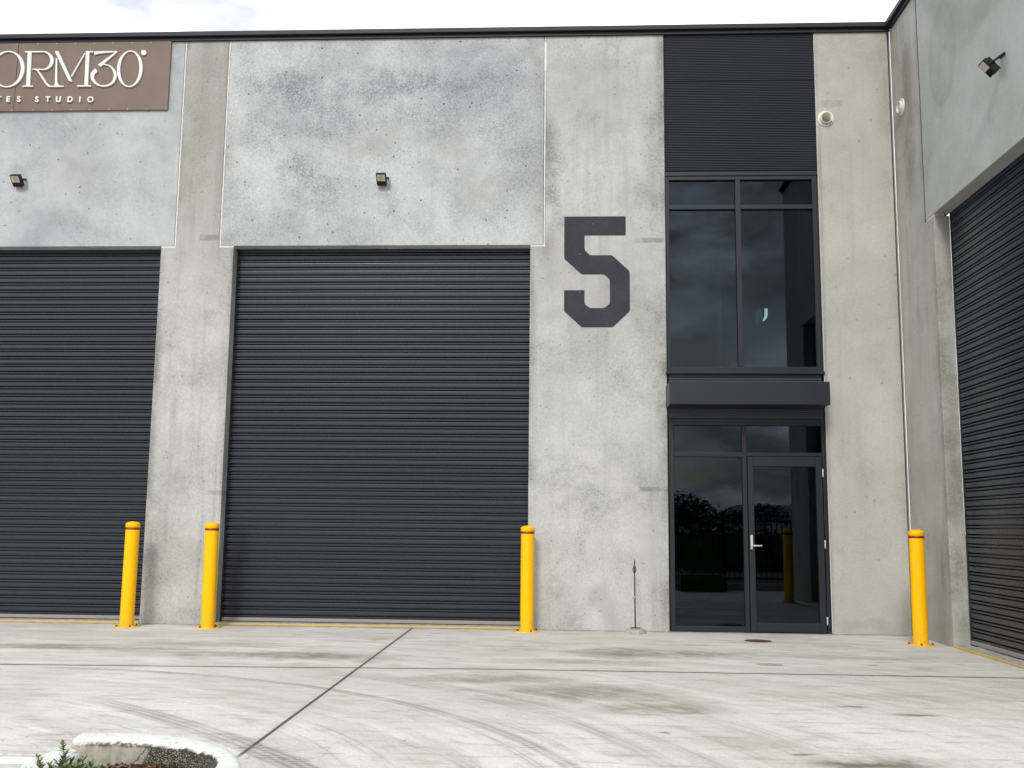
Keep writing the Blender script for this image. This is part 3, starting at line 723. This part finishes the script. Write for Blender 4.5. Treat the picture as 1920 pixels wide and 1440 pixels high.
# ------------------------------------------------------------------ bollards
def make_bollard():
    t = thing('bollard', (0,0,0), None, 'bollard', 'yellow steel bollards guarding the roller doors')
    MB().lathe([(.083,.010),(.083,1.198),(.0828,1.2)], (0,0,0), 'z', 40).build('post', 'yellow', t)
    cp = MB().lathe([(.0838,1.2),(.0865,1.203),(.0865,1.240),(.0845,1.247),(.074,1.257),(.050,1.267),(.020,1.273),(0,1.2735)], (0,0,0), 'z', 40).build('cap', 'yellow', t)
    MB().lathe([(.0832,1.172),(.0842,1.173),(.0842,1.199),(.0832,1.1995)], (0,0,0), 'z', 40).build('red_band', 'red', t)
    MB().lathe([(0,.010),(.149,.010),(.151,.008),(.151,.0005)], (0,0,0), 'z', 48).build('base_plate', 'yellow', t)
    MB().lathe([(.098,.0102),(.090,.016),(.083,.02)], (0,0,0), 'z', 40).build('weld', 'yellow', t)
    for k in range(4):
        a = R(45+90*k-5)
        MB().lathe([(.013,.0105),(.013,.020),(.007,.0205),(.007,.032),(0,.032)], (.122*math.cos(a), .122*math.sin(a), 0), 'z', 6, False).build('bolt', 'rust', t)
    return t
def copy_tree(o, parent=None):
    c = o.copy(); COL.objects.link(c); c.parent = parent
    for ch in [x for x in ALL if x.parent == o]: copy_tree(ch, c)
    return c
bol = make_bollard()
ALL = list(bpy.data.objects)
spots = [((-5.312,-.41), 'yellow bollard in front of the leftmost roller door, left of the concrete pillar', 0),
         ((-4.32,-.37), 'yellow bollard in front of the concrete pillar, left of the middle roller door', 20),
         ((-.436,-.235), 'yellow bollard at the right edge of the middle roller door, under the number 5 pillar', -15),
         ((3.962,-1.09), 'yellow bollard in the inner corner beside the right-hand roller door', 35),
         ((3.90,-5.25), 'yellow bollard seen only as a dim reflection in the glass door', 10)]
for i, ((x, y), lab, rz) in enumerate(spots):
    o = bol if i == 0 else copy_tree(bol)
    o.location = (x, y, 0); o.rotation_euler = (R((-.3,.2,.25,-.2,.1)[i]), R((.15,-.25,.1,.35,0)[i]), R(rz)); o['label'] = lab

# ------------------------------------------------------------------ rod in a cement lump, drain cover
fs = thing('flag_stand', (.872,-.235,0), 'thin dark metal rod standing in a round cement lump, left of the glass door', 'stand')
prof = [(.135,0.0),(.132,.018),(.118,.038),(.095,.055),(.072,.062),(.066,.058),(.0,.056)]
b = MB().lathe(prof, (.872,-.235,0), 'z', 28)
b.v = [(x+.006*mnoise.noise(Vector((x*30,y*30,z*30))), y+.006*mnoise.noise(Vector((x*30+7,y*30,z*30))), max(0.0, z+.010*mnoise.noise(Vector((x*24,y*24,z*20+3))) if z > .01 else z)) for x, y, z in b.v]
b.build('cement_base', 'cement', fs)
MB().lathe([(.064,.060),(.063,.064),(0,.065)], (.872,-.235,.002), 'z', 24).build('socket', 'black', fs)
MB().tube([(.872,-.235,.05),(.868,-.235,.45),(.866,-.235,.86)], .0085, 10).build('rod', 'rod', fs)
MB().lathe([(.013,.42),(.013,.438),(.009,.44)], (.868,-.235,0), 'z', 10).build('collar', 'cement', fs)
fin = MB()
for sx in (-1, 1): fin.tube([(.866,-.235,.70),(.866+sx*.020,-.235,.755),(.866+sx*.004,-.235,.80),(.866,-.235,.83)], [.006,.006,.006,.005], 6)
fin.tube([(.866,-.235,.82),(.866,-.235,.885)], [.006,.002], 6)
fin.build('finial', 'rod', fs)
dc = thing('drain_cover', (2.21,-.905,0), 'small round rusty cover set in the concrete in front of the glass door', 'drain cover')
MB().lathe([(0,.0045),(.130,.0045),(.136,.003),(.137,.0006)], (2.21,-.905,0), 'z', 36).build('lid', 'rust', dc)
MB().lathe([(.139,.0006),(.140,.004),(.150,.004),(.151,.0006)], (2.21,-.905,0), 'z', 36).build('rim', 'rust', dc)

# ------------------------------------------------------------------ planter
PK = thing('planter_kerb', (-1.95,-8.2,0), 'white painted rounded concrete kerb round a planting bed in the foreground', 'kerb')
def kerb(path, h, name):
    """path: list of (outer xy, inner xy)"""
    mb = MB(); vs = []; fs = []
    prof = [(0,0.0),(.0,.55),(.015,.80),(.07,.93),(.18,.985),(.35,1.0),(.62,1.0),(.80,.985),(.91,.94),(.97,.86),(1.0,.70),(1.0,0.0)]
    n = len(prof)
    for i, (o, q) in enumerate(path):
        o, q = Vector(o), Vector(q)
        for (t, zz) in prof:
            p = o.lerp(q, t); w = .004*mnoise.noise(Vector((p.x*9, p.y*9, zz*3)))
            vs.append((p.x+w, p.y+w, max(0, zz*h+(w if zz > .2 else 0))))
    for i in range(len(path)-1):
        for k in range(n-1): fs.append((i*n+k, i*n+k+1, (i+1)*n+k+1, (i+1)*n+k))
    fs.append(tuple(range(n))); fs.append(tuple(range((len(path)-1)*n+n-1, (len(path)-1)*n-1, -1)))
    mb.add(vs, fs, True)
    o = mb.build(name, 'kerb', PK)
    md = o.modifiers.new('split', 'EDGE_SPLIT'); md.split_angle = R(60)
    return o
def smooth_path(pts, n=8):
    out = []
    for i in range(len(pts)-1):
        p0, p1, p2, p3 = pts[max(i-1,0)], pts[i], pts[i+1], pts[min(i+2,len(pts)-1)]
        for k in range(n):
            t = k/n; r = []
            for a, b, c, d in zip(p0, p1, p2, p3):
                r.append(.5*((2*b)+(-a+c)*t+(2*a-5*b+4*c-d)*t*t+(-a+3*b-3*c+d)*t**3))
            out.append(tuple(r))
    out.append(pts[-1]); return out
outer = smooth_path([(-2.545,-7.425),(-2.38,-7.395),(-2.2,-7.395),(-2.0,-7.455),(-1.82,-7.585),(-1.655,-7.755),(-1.52,-8.0),(-1.445,-8.25),(-1.43,-8.6),(-1.43,-9.6)])
inner = smooth_path([(-2.505,-7.655),(-2.38,-7.648),(-2.24,-7.645),(-2.04,-7.68),(-1.88,-7.745),(-1.76,-7.83),(-1.65,-7.97),(-1.60,-8.2),(-1.59,-8.6),(-1.59,-9.6)])
kerb(list(zip(outer, inner)), .15, 'kerb_nose')
o2 = smooth_path([(-2.44,-7.835),(-2.50,-7.865),(-2.515,-7.93),(-2.505,-8.1),(-2.50,-8.4),(-2.50,-9.6)], 6)
i2 = smooth_path([(-2.375,-7.845),(-2.352,-7.88),(-2.345,-7.95),(-2.338,-8.1),(-2.333,-8.4),(-2.333,-9.6)], 6)
kerb(list(zip(o2, i2)), .148, 'kerb_side')
# mulch bed
def inside(x, y):
    if x > -1.53 or x < -2.46: return False
    for k in range(len(inner)-1):
        (xa, ya), (xb, yb), (xo, yo) = inner[k], inner[k+1], outer[k]
        if xa <= x <= xb and xb > xa and y > (ya+yo)/2: return False
    return not (x > -1.57 and y > -8.2)
mb = MB(); n = 60; vs = []; fs_ = []
for i in range(n+1):
    for j in range(n+1):
        x = -2.42+.9*i/n; y = -9.6+2.0*(j/n)
        z = .030+.014*mnoise.noise(Vector((x*6,y*6,0)))+.012*mnoise.noise(Vector((x*22,y*22,3)))-.05*max(0,(-2.2-x))
        vs.append((x,y,z))
for i in range(n):
    for j in range(n):
        a = i*(n+1)+j
        if all(inside(*vs[q][:2]) for q in (a,a+n+1,a+n+2,a+1)): fs_.append((a,a+n+1,a+n+2,a+1))
MB().add(vs, fs_, True).build('mulch', 'mulch')
tag(bpy.data.objects['mulch'], 'dark reddish bark mulch filling the planting bed inside the white kerb', 'mulch', kind='stuff')
ch = MB()
rn = random.Random(3)
for k in range(420):
    x = rn.uniform(-2.3,-1.66); y = rn.uniform(-8.7,-7.68) if rn.random() < .4 else rn.uniform(-8.0,-7.68)
    if not inside(x+.03, y+.03): continue
    z = .036+.014*mnoise.noise(Vector((x*6,y*6,0)))-.05*max(0,(-2.2-x))
    l, w, t = rn.uniform(.012,.04), rn.uniform(.004,.009), .003
    m = Matrix.Translation((x,y,z+.004)) @ Matrix.Rotation(rn.uniform(0,6.3),4,'Z') @ Matrix.Rotation(rn.uniform(-.5,.5),4,'Y') @ Matrix.Rotation(rn.uniform(-.4,.4),4,'X')
    pts = [m @ Vector(p) for p in [(-l,-w,-t),(l,-w*.6,-t),(l,w*.7,-t),(-l,w,-t),(-l,-w,t),(l,-w*.6,t),(l,w*.7,t),(-l,w,t)]]
    ch.add([tuple(p) for p in pts], [(0,3,2,1),(4,5,6,7),(0,1,5,4),(1,2,6,5),(2,3,7,6),(3,0,4,7)])
tag(ch.build('bark_chips', 'chip'), 'loose orange and brown bark chips lying on the mulch', 'bark chips', kind='stuff')

def leaf(mb, base, d, up_, L_, w):
    d = d.normalized(); s = d.cross(up_).normalized(); nrm = s.cross(d)
    p = [base, base+d*L_*.35+s*w+nrm*.001, base+d*L_*.7+s*w*.8-nrm*.001, base+d*L_-nrm*L_*.08, base+d*L_*.7-s*w*.8-nrm*.001, base+d*L_*.35-s*w+nrm*.001, base+d*L_*.5-nrm*w*.5]
    mb.add([tuple(q) for q in p], [(0,1,6),(1,2,6),(2,3,6),(3,4,6),(4,5,6),(5,0,6)])
def leafy_plant(name, base, stems, label, cat, group=None, lw=1.0):
    t = thing(name, base, label, cat, group)
    rn = random.Random(int(base[0]*1000)); st = MB(); lv = MB()
    for (dx, dy, hgt) in stems:
        pts = []; b0 = Vector(base)+Vector((dx*.35, dy*.35, -.01))
        for k in range(7):
            f = k/6; pts.append(b0+Vector((dx*.65*f*f+rn.uniform(-.003,.003), dy*.65*f*f+rn.uniform(-.003,.003), hgt*f)))
        st.tube(pts, [.0035*(1-.6*k/6) for k in range(7)], 6)
        nn = max(6, int(hgt/.0075))
        for k in range(nn):
            f = .12+.88*k/nn; i = min(int(f*6), 5); p = pts[i].lerp(pts[i+1], f*6-i)
            for q in range(2):
                a = k*2.4+q*math.pi+rn.uniform(-.4,.4); el = .15+.95*f*f*rn.uniform(.7,1.1)
                d = Vector((math.cos(a)*math.cos(el), math.sin(a)*math.cos(el), math.sin(el)))
                leaf(lv, p, d, Vector((0,0,1)), rn.uniform(.030,.044)*lw*(1.1-.40*f), rn.uniform(.0050,.0066)*lw)
    st.build('stem', 'stem', t); lv.build('foliage', 'leaf', t)
    return t
rn = random.Random(11)
leafy_plant('shrub', (-2.245,-8.2,.05), [(-.045,.0,.215),(-.03,-.03,.16),(.03,.02,.125),(.06,-.03,.12),(.0,-.08,.13),(-.05,-.04,.135),(.10,.0,.125),(.02,.06,.10),(-.07,.05,.12),(.12,-.05,.11),(.05,.03,.14),(.08,.04,.11),(-.02,.05,.13),(.14,.02,.105),(.03,-.05,.12),(-.09,-.03,.12)],
            'bushy green shrub with narrow leaves at the left end of the planting bed', 'shrub')
leafy_plant('shrub', (-2.30,-8.30,.045), [(-.05,.0,.175),(-.08,-.04,.13),(.0,.03,.12),(.03,-.03,.11),(-.04,.05,.10),(-.09,-.01,.10),(-.06,.03,.14),(.02,.0,.13)], 'smaller green shrub leaning over the left kerb', 'shrub')
for (x, y, hh, lab) in ((-2.085,-7.74,.045,'tiny green sprout in the mulch, nearest the shrubs'), (-1.955,-7.73,.045,'tiny green sprout in the mulch, furthest from the shrubs'), (-2.02,-7.75,.038,'tiny green sprout in the mulch between the two others')):
    leafy_plant('seedling', (x, y, .045), [(0,0,hh),(.012,.006,hh*.7),(-.012,.0,hh*.75)], lab, 'seedling', 'tiny sprouts in the mulch', .55)

# ------------------------------------------------------------------ what stands behind the photographer (seen only mirrored in the glass)
def fence(x0, x1, y, h, pitch, label, kerb_h=.14):
    t = thing('bar_fence', ((x0+x1)/2, y, 0), label, 'fence')
    b = MB()
    k = x0+pitch
    while k < x1-.03:
        b.box(k-.010, k+.010, y-.010, y+.010, kerb_h+.02, h); k += pitch
    b.box(x0, x1, y-.018, y+.018, kerb_h+.08, kerb_h+.12); b.box(x0, x1, y-.018, y+.018, h-.14, h-.10)
    b.build('bars', 'black', t)
    xx = x0
    while xx <= x1+.01: MB().box(xx-.045, xx+.045, y-.045, y+.045, 0, h+.06).build('fence_post', 'black', t, .004); xx += 2.4
    MB().box(x0, x1, y-.09, y+.09, 0, kerb_h).build('kerb', 'cement', t, .01)
fence(3.35, 8.15, -8.9, 1.55, .11, 'black steel bar fence on a low kerb, mirrored in the door leaf')
LH = thing('low_hedge', (2.82,-9.3,0), 'low dark hedge by the near fence post, mirrored in the fixed side glass', 'hedge')
rn = random.Random(9); lh = MB().box(2.36,3.28,-10.5,-8.1,0,.34)
for k in range(1800):
    p = Vector((rn.uniform(2.34,3.3), rn.uniform(-10.5,-8.08), rn.uniform(.02,.40))); a = Vector((rn.gauss(0,1),rn.gauss(0,1),rn.gauss(0,1))).normalized(); b = a.orthogonal().normalized(); s_ = rn.uniform(.02,.05)
    lh.add([tuple(p-a*s_), tuple(p+b*s_*.6), tuple(p+a*s_), tuple(p-b*s_*.6)], [(0,1,2,3)])
lh.build('hedge_leaves', 'leaf_hedge', LH)
fence(-2, 2.8, -17.0, 1.7, .12, 'black steel bar fence by the street, mirrored in the fixed side glass')
struct('planting_bed', MB().box(2.55, 9, -15.4, -9.1, -.01, .012), 'mulch')
def crown(t, c, rx, rz, n, size, mat, seed):
    rn = random.Random(seed); mb = MB()
    lobes = [(Vector((rn.gauss(0,.45)*rx, rn.gauss(0,.45)*rx, rn.uniform(-.55,.6)*rz)), rn.uniform(.35,.6)) for _ in range(9)]
    for k in range(n):
        lc, lr = rn.choice(lobes)
        d = Vector((rn.gauss(0,1), rn.gauss(0,1), rn.gauss(0,1))).normalized()
        p = Vector(c)+lc+Vector((d.x*rx*lr, d.y*rx*lr, d.z*rz*lr))*rn.uniform(.55,1.05)
        a = Vector((rn.gauss(0,1), rn.gauss(0,1), rn.gauss(0,.6))).normalized(); b = a.orthogonal().normalized()
        s_ = size*rn.uniform(.6,1.3)
        mb.add([tuple(p-a*s_), tuple(p+b*s_*.5), tuple(p+a*s_), tuple(p-b*s_*.5)], [(0,1,2,3)])
    return mb.build('crown', mat, t)
def tree(x, y, h, r, seed, label):
    t = thing('tree', (x, y, 0), label, 'tree', 'trees across the street, mirrored in the glass')
    rn = random.Random(seed); mb = MB()
    mb.tube([(x,y,0),(x+.1,y,h*.3),(x-.05,y+.1,h*.7)], [h*.035,h*.025,h*.012], 8)
    for k in range(4): mb.tube([(x,y,h*(.3+.08*k)), (x+rn.uniform(-.7,.7)*r, y+rn.uniform(-.7,.7)*r, h*(.6+.08*k))], [h*.014,h*.005], 6)
    mb.build('trunk', 'bark', t)
    crown(t, (x, y, h*.60), r*1.15, h*.40, 2200, h*.036, 'leaf_tree', seed)
for i, (x, y, h, r, lab) in enumerate([(6.2,-45,3.35,2.3,'rounded bushy tree, tallest of those mirrored in the fixed side glass'), (2.4,-50,2.7,2.2,'dark tree mirrored at the left edge of the side glass'),
     (0.3,-48,3.0,2.4,'dark tree mirrored beyond the side glass edge'), (9.8,-58,3.2,3.0,'low spreading tree mirrored behind the door lever'), (13.2,-60,2.9,2.6,'low tree mirrored near the top of the door leaf'),
     (-4,-47,3.8,2.6,'broad tree behind the photographer to the left'), (-11,-50,4.2,3.2,'broadest tree far behind the photographer')]):
    tree(x, y, h, r, 40+i, lab)
hd = MB(); t = thing('hedge', (3,-19.5,0), 'long dark clipped hedge behind the street fence, mirrored in the glass', 'hedge')
rn = random.Random(5); hd = MB()
for k in range(2600):
    p = Vector((rn.uniform(-8,14), -19.5+rn.uniform(-.6,.6), rn.uniform(.05,1.25+.15*math.sin(k)))); a = Vector((rn.gauss(0,1),rn.gauss(0,1),rn.gauss(0,1))).normalized(); b = a.orthogonal().normalized(); s_ = rn.uniform(.08,.2)
    hd.add([tuple(p-a*s_), tuple(p+b*s_*.6), tuple(p+a*s_), tuple(p-b*s_*.6)], [(0,1,2,3)])
# body of the hedge
hd.box(-8,14,-19.9,-19.1,0,1.1); hd.build('hedge_leaves', 'leaf_hedge', t)
fb = thing('far_building', (19,-75,0), 'low pale building far behind, mirrored beside the trees in the door', 'building')
w_ = MB().box(13,24,-79,-75,0,2.5).build('wall', 'farwall', fb)
MB().prism([[(12.6,2.501),(24.4,2.501),(22.5,3.3),(14.5,3.3)]], -79.4, -74.6).build('roof', 'farwall', fb)
hl = MB(); vs = []; fs_ = []
for i in range(61):
    x = -160+i*6; h = 5.2+2.6*mnoise.noise(Vector((i*.21,0,0)))+1.0*mnoise.noise(Vector((i*.9,4,0)))
    vs += [(x,-200,-.1), (x,-215,h), (x,-260,h*.9), (x, -300, -.1)]
for i in range(60):
    for k in range(3): a = i*4+k; fs_.append((a,a+1,a+5,a+4))
struct('hills', hl.add(vs, fs_, True), 'leaf_tree')

# ------------------------------------------------------------------ world, sun, camera
w = bpy.data.worlds.new('World'); sc.world = w; w.use_nodes = True
nt = w.node_tree; nt.nodes.clear()
SUN = Vector((-.17, -.74, .60)).normalized()
elev = math.asin(SUN.z); azim = math.atan2(SUN.x, SUN.y)
sky = nt.nodes.new('ShaderNodeTexSky'); sky.sky_type = 'NISHITA'; sky.sun_disc = False
sky.sun_elevation = elev; sky.sun_rotation = azim % (2*math.pi); sky.air_density = 1.0; sky.dust_density = 2.0
tc = nt.nodes.new('ShaderNodeTexCoord')
mp = nt.nodes.new('ShaderNodeMapping'); mp.inputs['Scale'].default_value = (1.0, 1.0, 2.6); mp.inputs['Location'].default_value = (.35, .2, 0)
nt.links.new(tc.outputs['Generated'], mp.inputs['Vector'])
n1 = nt.nodes.new('ShaderNodeTexNoise'); n1.inputs['Scale'].default_value = 3.6; n1.inputs['Detail'].default_value = 6; n1.inputs['Roughness'].default_value = .58; n1.inputs['Distortion'].default_value = .4
n2 = nt.nodes.new('ShaderNodeTexNoise'); n2.inputs['Scale'].default_value = 7.0; n2.inputs['Detail'].default_value = 5; n2.inputs['Roughness'].default_value = .6
nt.links.new(mp.outputs[0], n1.inputs['Vector']); nt.links.new(mp.outputs[0], n2.inputs['Vector'])
cov = nt.nodes.new('ShaderNodeMapRange'); cov.interpolation_type = 'SMOOTHSTEP'
cov.inputs['From Min'].default_value = .38; cov.inputs['From Max'].default_value = .54; cov.inputs['To Min'].default_value = .3
nt.links.new(n1.outputs['Fac'], cov.inputs['Value'])
br = nt.nodes.new('ShaderNodeMapRange'); br.interpolation_type = 'SMOOTHSTEP'
br.inputs['From Min'].default_value = .38; br.inputs['From Max'].default_value = .62; br.inputs['To Min'].default_value = 8.0; br.inputs['To Max'].default_value = 15.5
nt.links.new(n2.outputs['Fac'], br.inputs['Value'])
cc = nt.nodes.new('ShaderNodeVectorMath'); cc.operation = 'SCALE'; cc.inputs[0].default_value = (.965, 1.0, 1.035)
nt.links.new(br.outputs[0], cc.inputs['Scale'])
sx = nt.nodes.new('ShaderNodeSeparateXYZ'); nt.links.new(tc.outputs['Generated'], sx.inputs[0])
fr_ = nt.nodes.new('ShaderNodeMapRange'); fr_.interpolation_type = 'SMOOTHSTEP'; nt.links.new(sx.outputs['Y'], fr_.inputs['Value'])
fr_.inputs['From Min'].default_value = -.25; fr_.inputs['From Max'].default_value = .45; fr_.inputs['To Min'].default_value = 4.8; fr_.inputs['To Max'].default_value = 9.2
nt.links.new(fr_.outputs[0], br.inputs['To Min'])
cv = nt.nodes.new('ShaderNodeMapRange'); cv.interpolation_type = 'SMOOTHSTEP'; nt.links.new(sx.outputs['Y'], cv.inputs['Value'])
cv.inputs['From Min'].default_value = -.25; cv.inputs['From Max'].default_value = .45; cv.inputs['To Min'].default_value = .15; cv.inputs['To Max'].default_value = .62
nt.links.new(cv.outputs[0], cov.inputs['To Min'])
mx = nt.nodes.new('ShaderNodeMix'); mx.data_type = 'RGBA'
nt.links.new(cov.outputs[0], mx.inputs['Factor']); nt.links.new(sky.outputs[0], mx.inputs[6]); nt.links.new(cc.outputs[0], mx.inputs[7])
bg = nt.nodes.new('ShaderNodeBackground'); bg.inputs['Strength'].default_value = .1
nt.links.new(mx.outputs[2], bg.inputs['Color'])
ow = nt.nodes.new('ShaderNodeOutputWorld'); nt.links.new(bg.outputs[0], ow.inputs['Surface'])

sl = bpy.data.lights.new('sun', 'SUN'); sl.energy = 1.45; sl.angle = R(13); sl.color = (1, .97, .92)
so = bpy.data.objects.new('sun', sl); COL.objects.link(so); so.rotation_euler = (-SUN).to_track_quat('-Z', 'Y').to_euler(); so.location = (-5, -8, 12)

cam = bpy.data.cameras.new('camera'); co = bpy.data.objects.new('camera', cam); COL.objects.link(co)
cam.sensor_width = 36; cam.lens = 36*1931.29/1920; cam.clip_end = 2000; cam.clip_start = .05
rt = Vector((0.9987346082277003, 0.04924922665409512, 0.010183123402758431))
upv = Vector((-0.003295702431362891, -0.1379548513782524, 0.9904330352561391))
fw = Vector((-0.05018287231462691, 0.9892133099868693, 0.13761797364834286))
co.matrix_world = Matrix(((rt.x, upv.x, -fw.x, 0), (rt.y, upv.y, -fw.y, -13.0), (rt.z, upv.z, -fw.z, 1.25112), (0,0,0,1)))
sc.camera = co
sc.view_settings.view_transform = 'Standard'; sc.view_settings.look = 'None'; sc.view_settings.exposure = 0.38; sc.view_settings.gamma = 1
sc.cycles.max_bounces = 8; sc.cycles.transparent_max_bounces = 12; sc.cycles.glossy_bounces = 4; sc.cycles.diffuse_bounces = 4
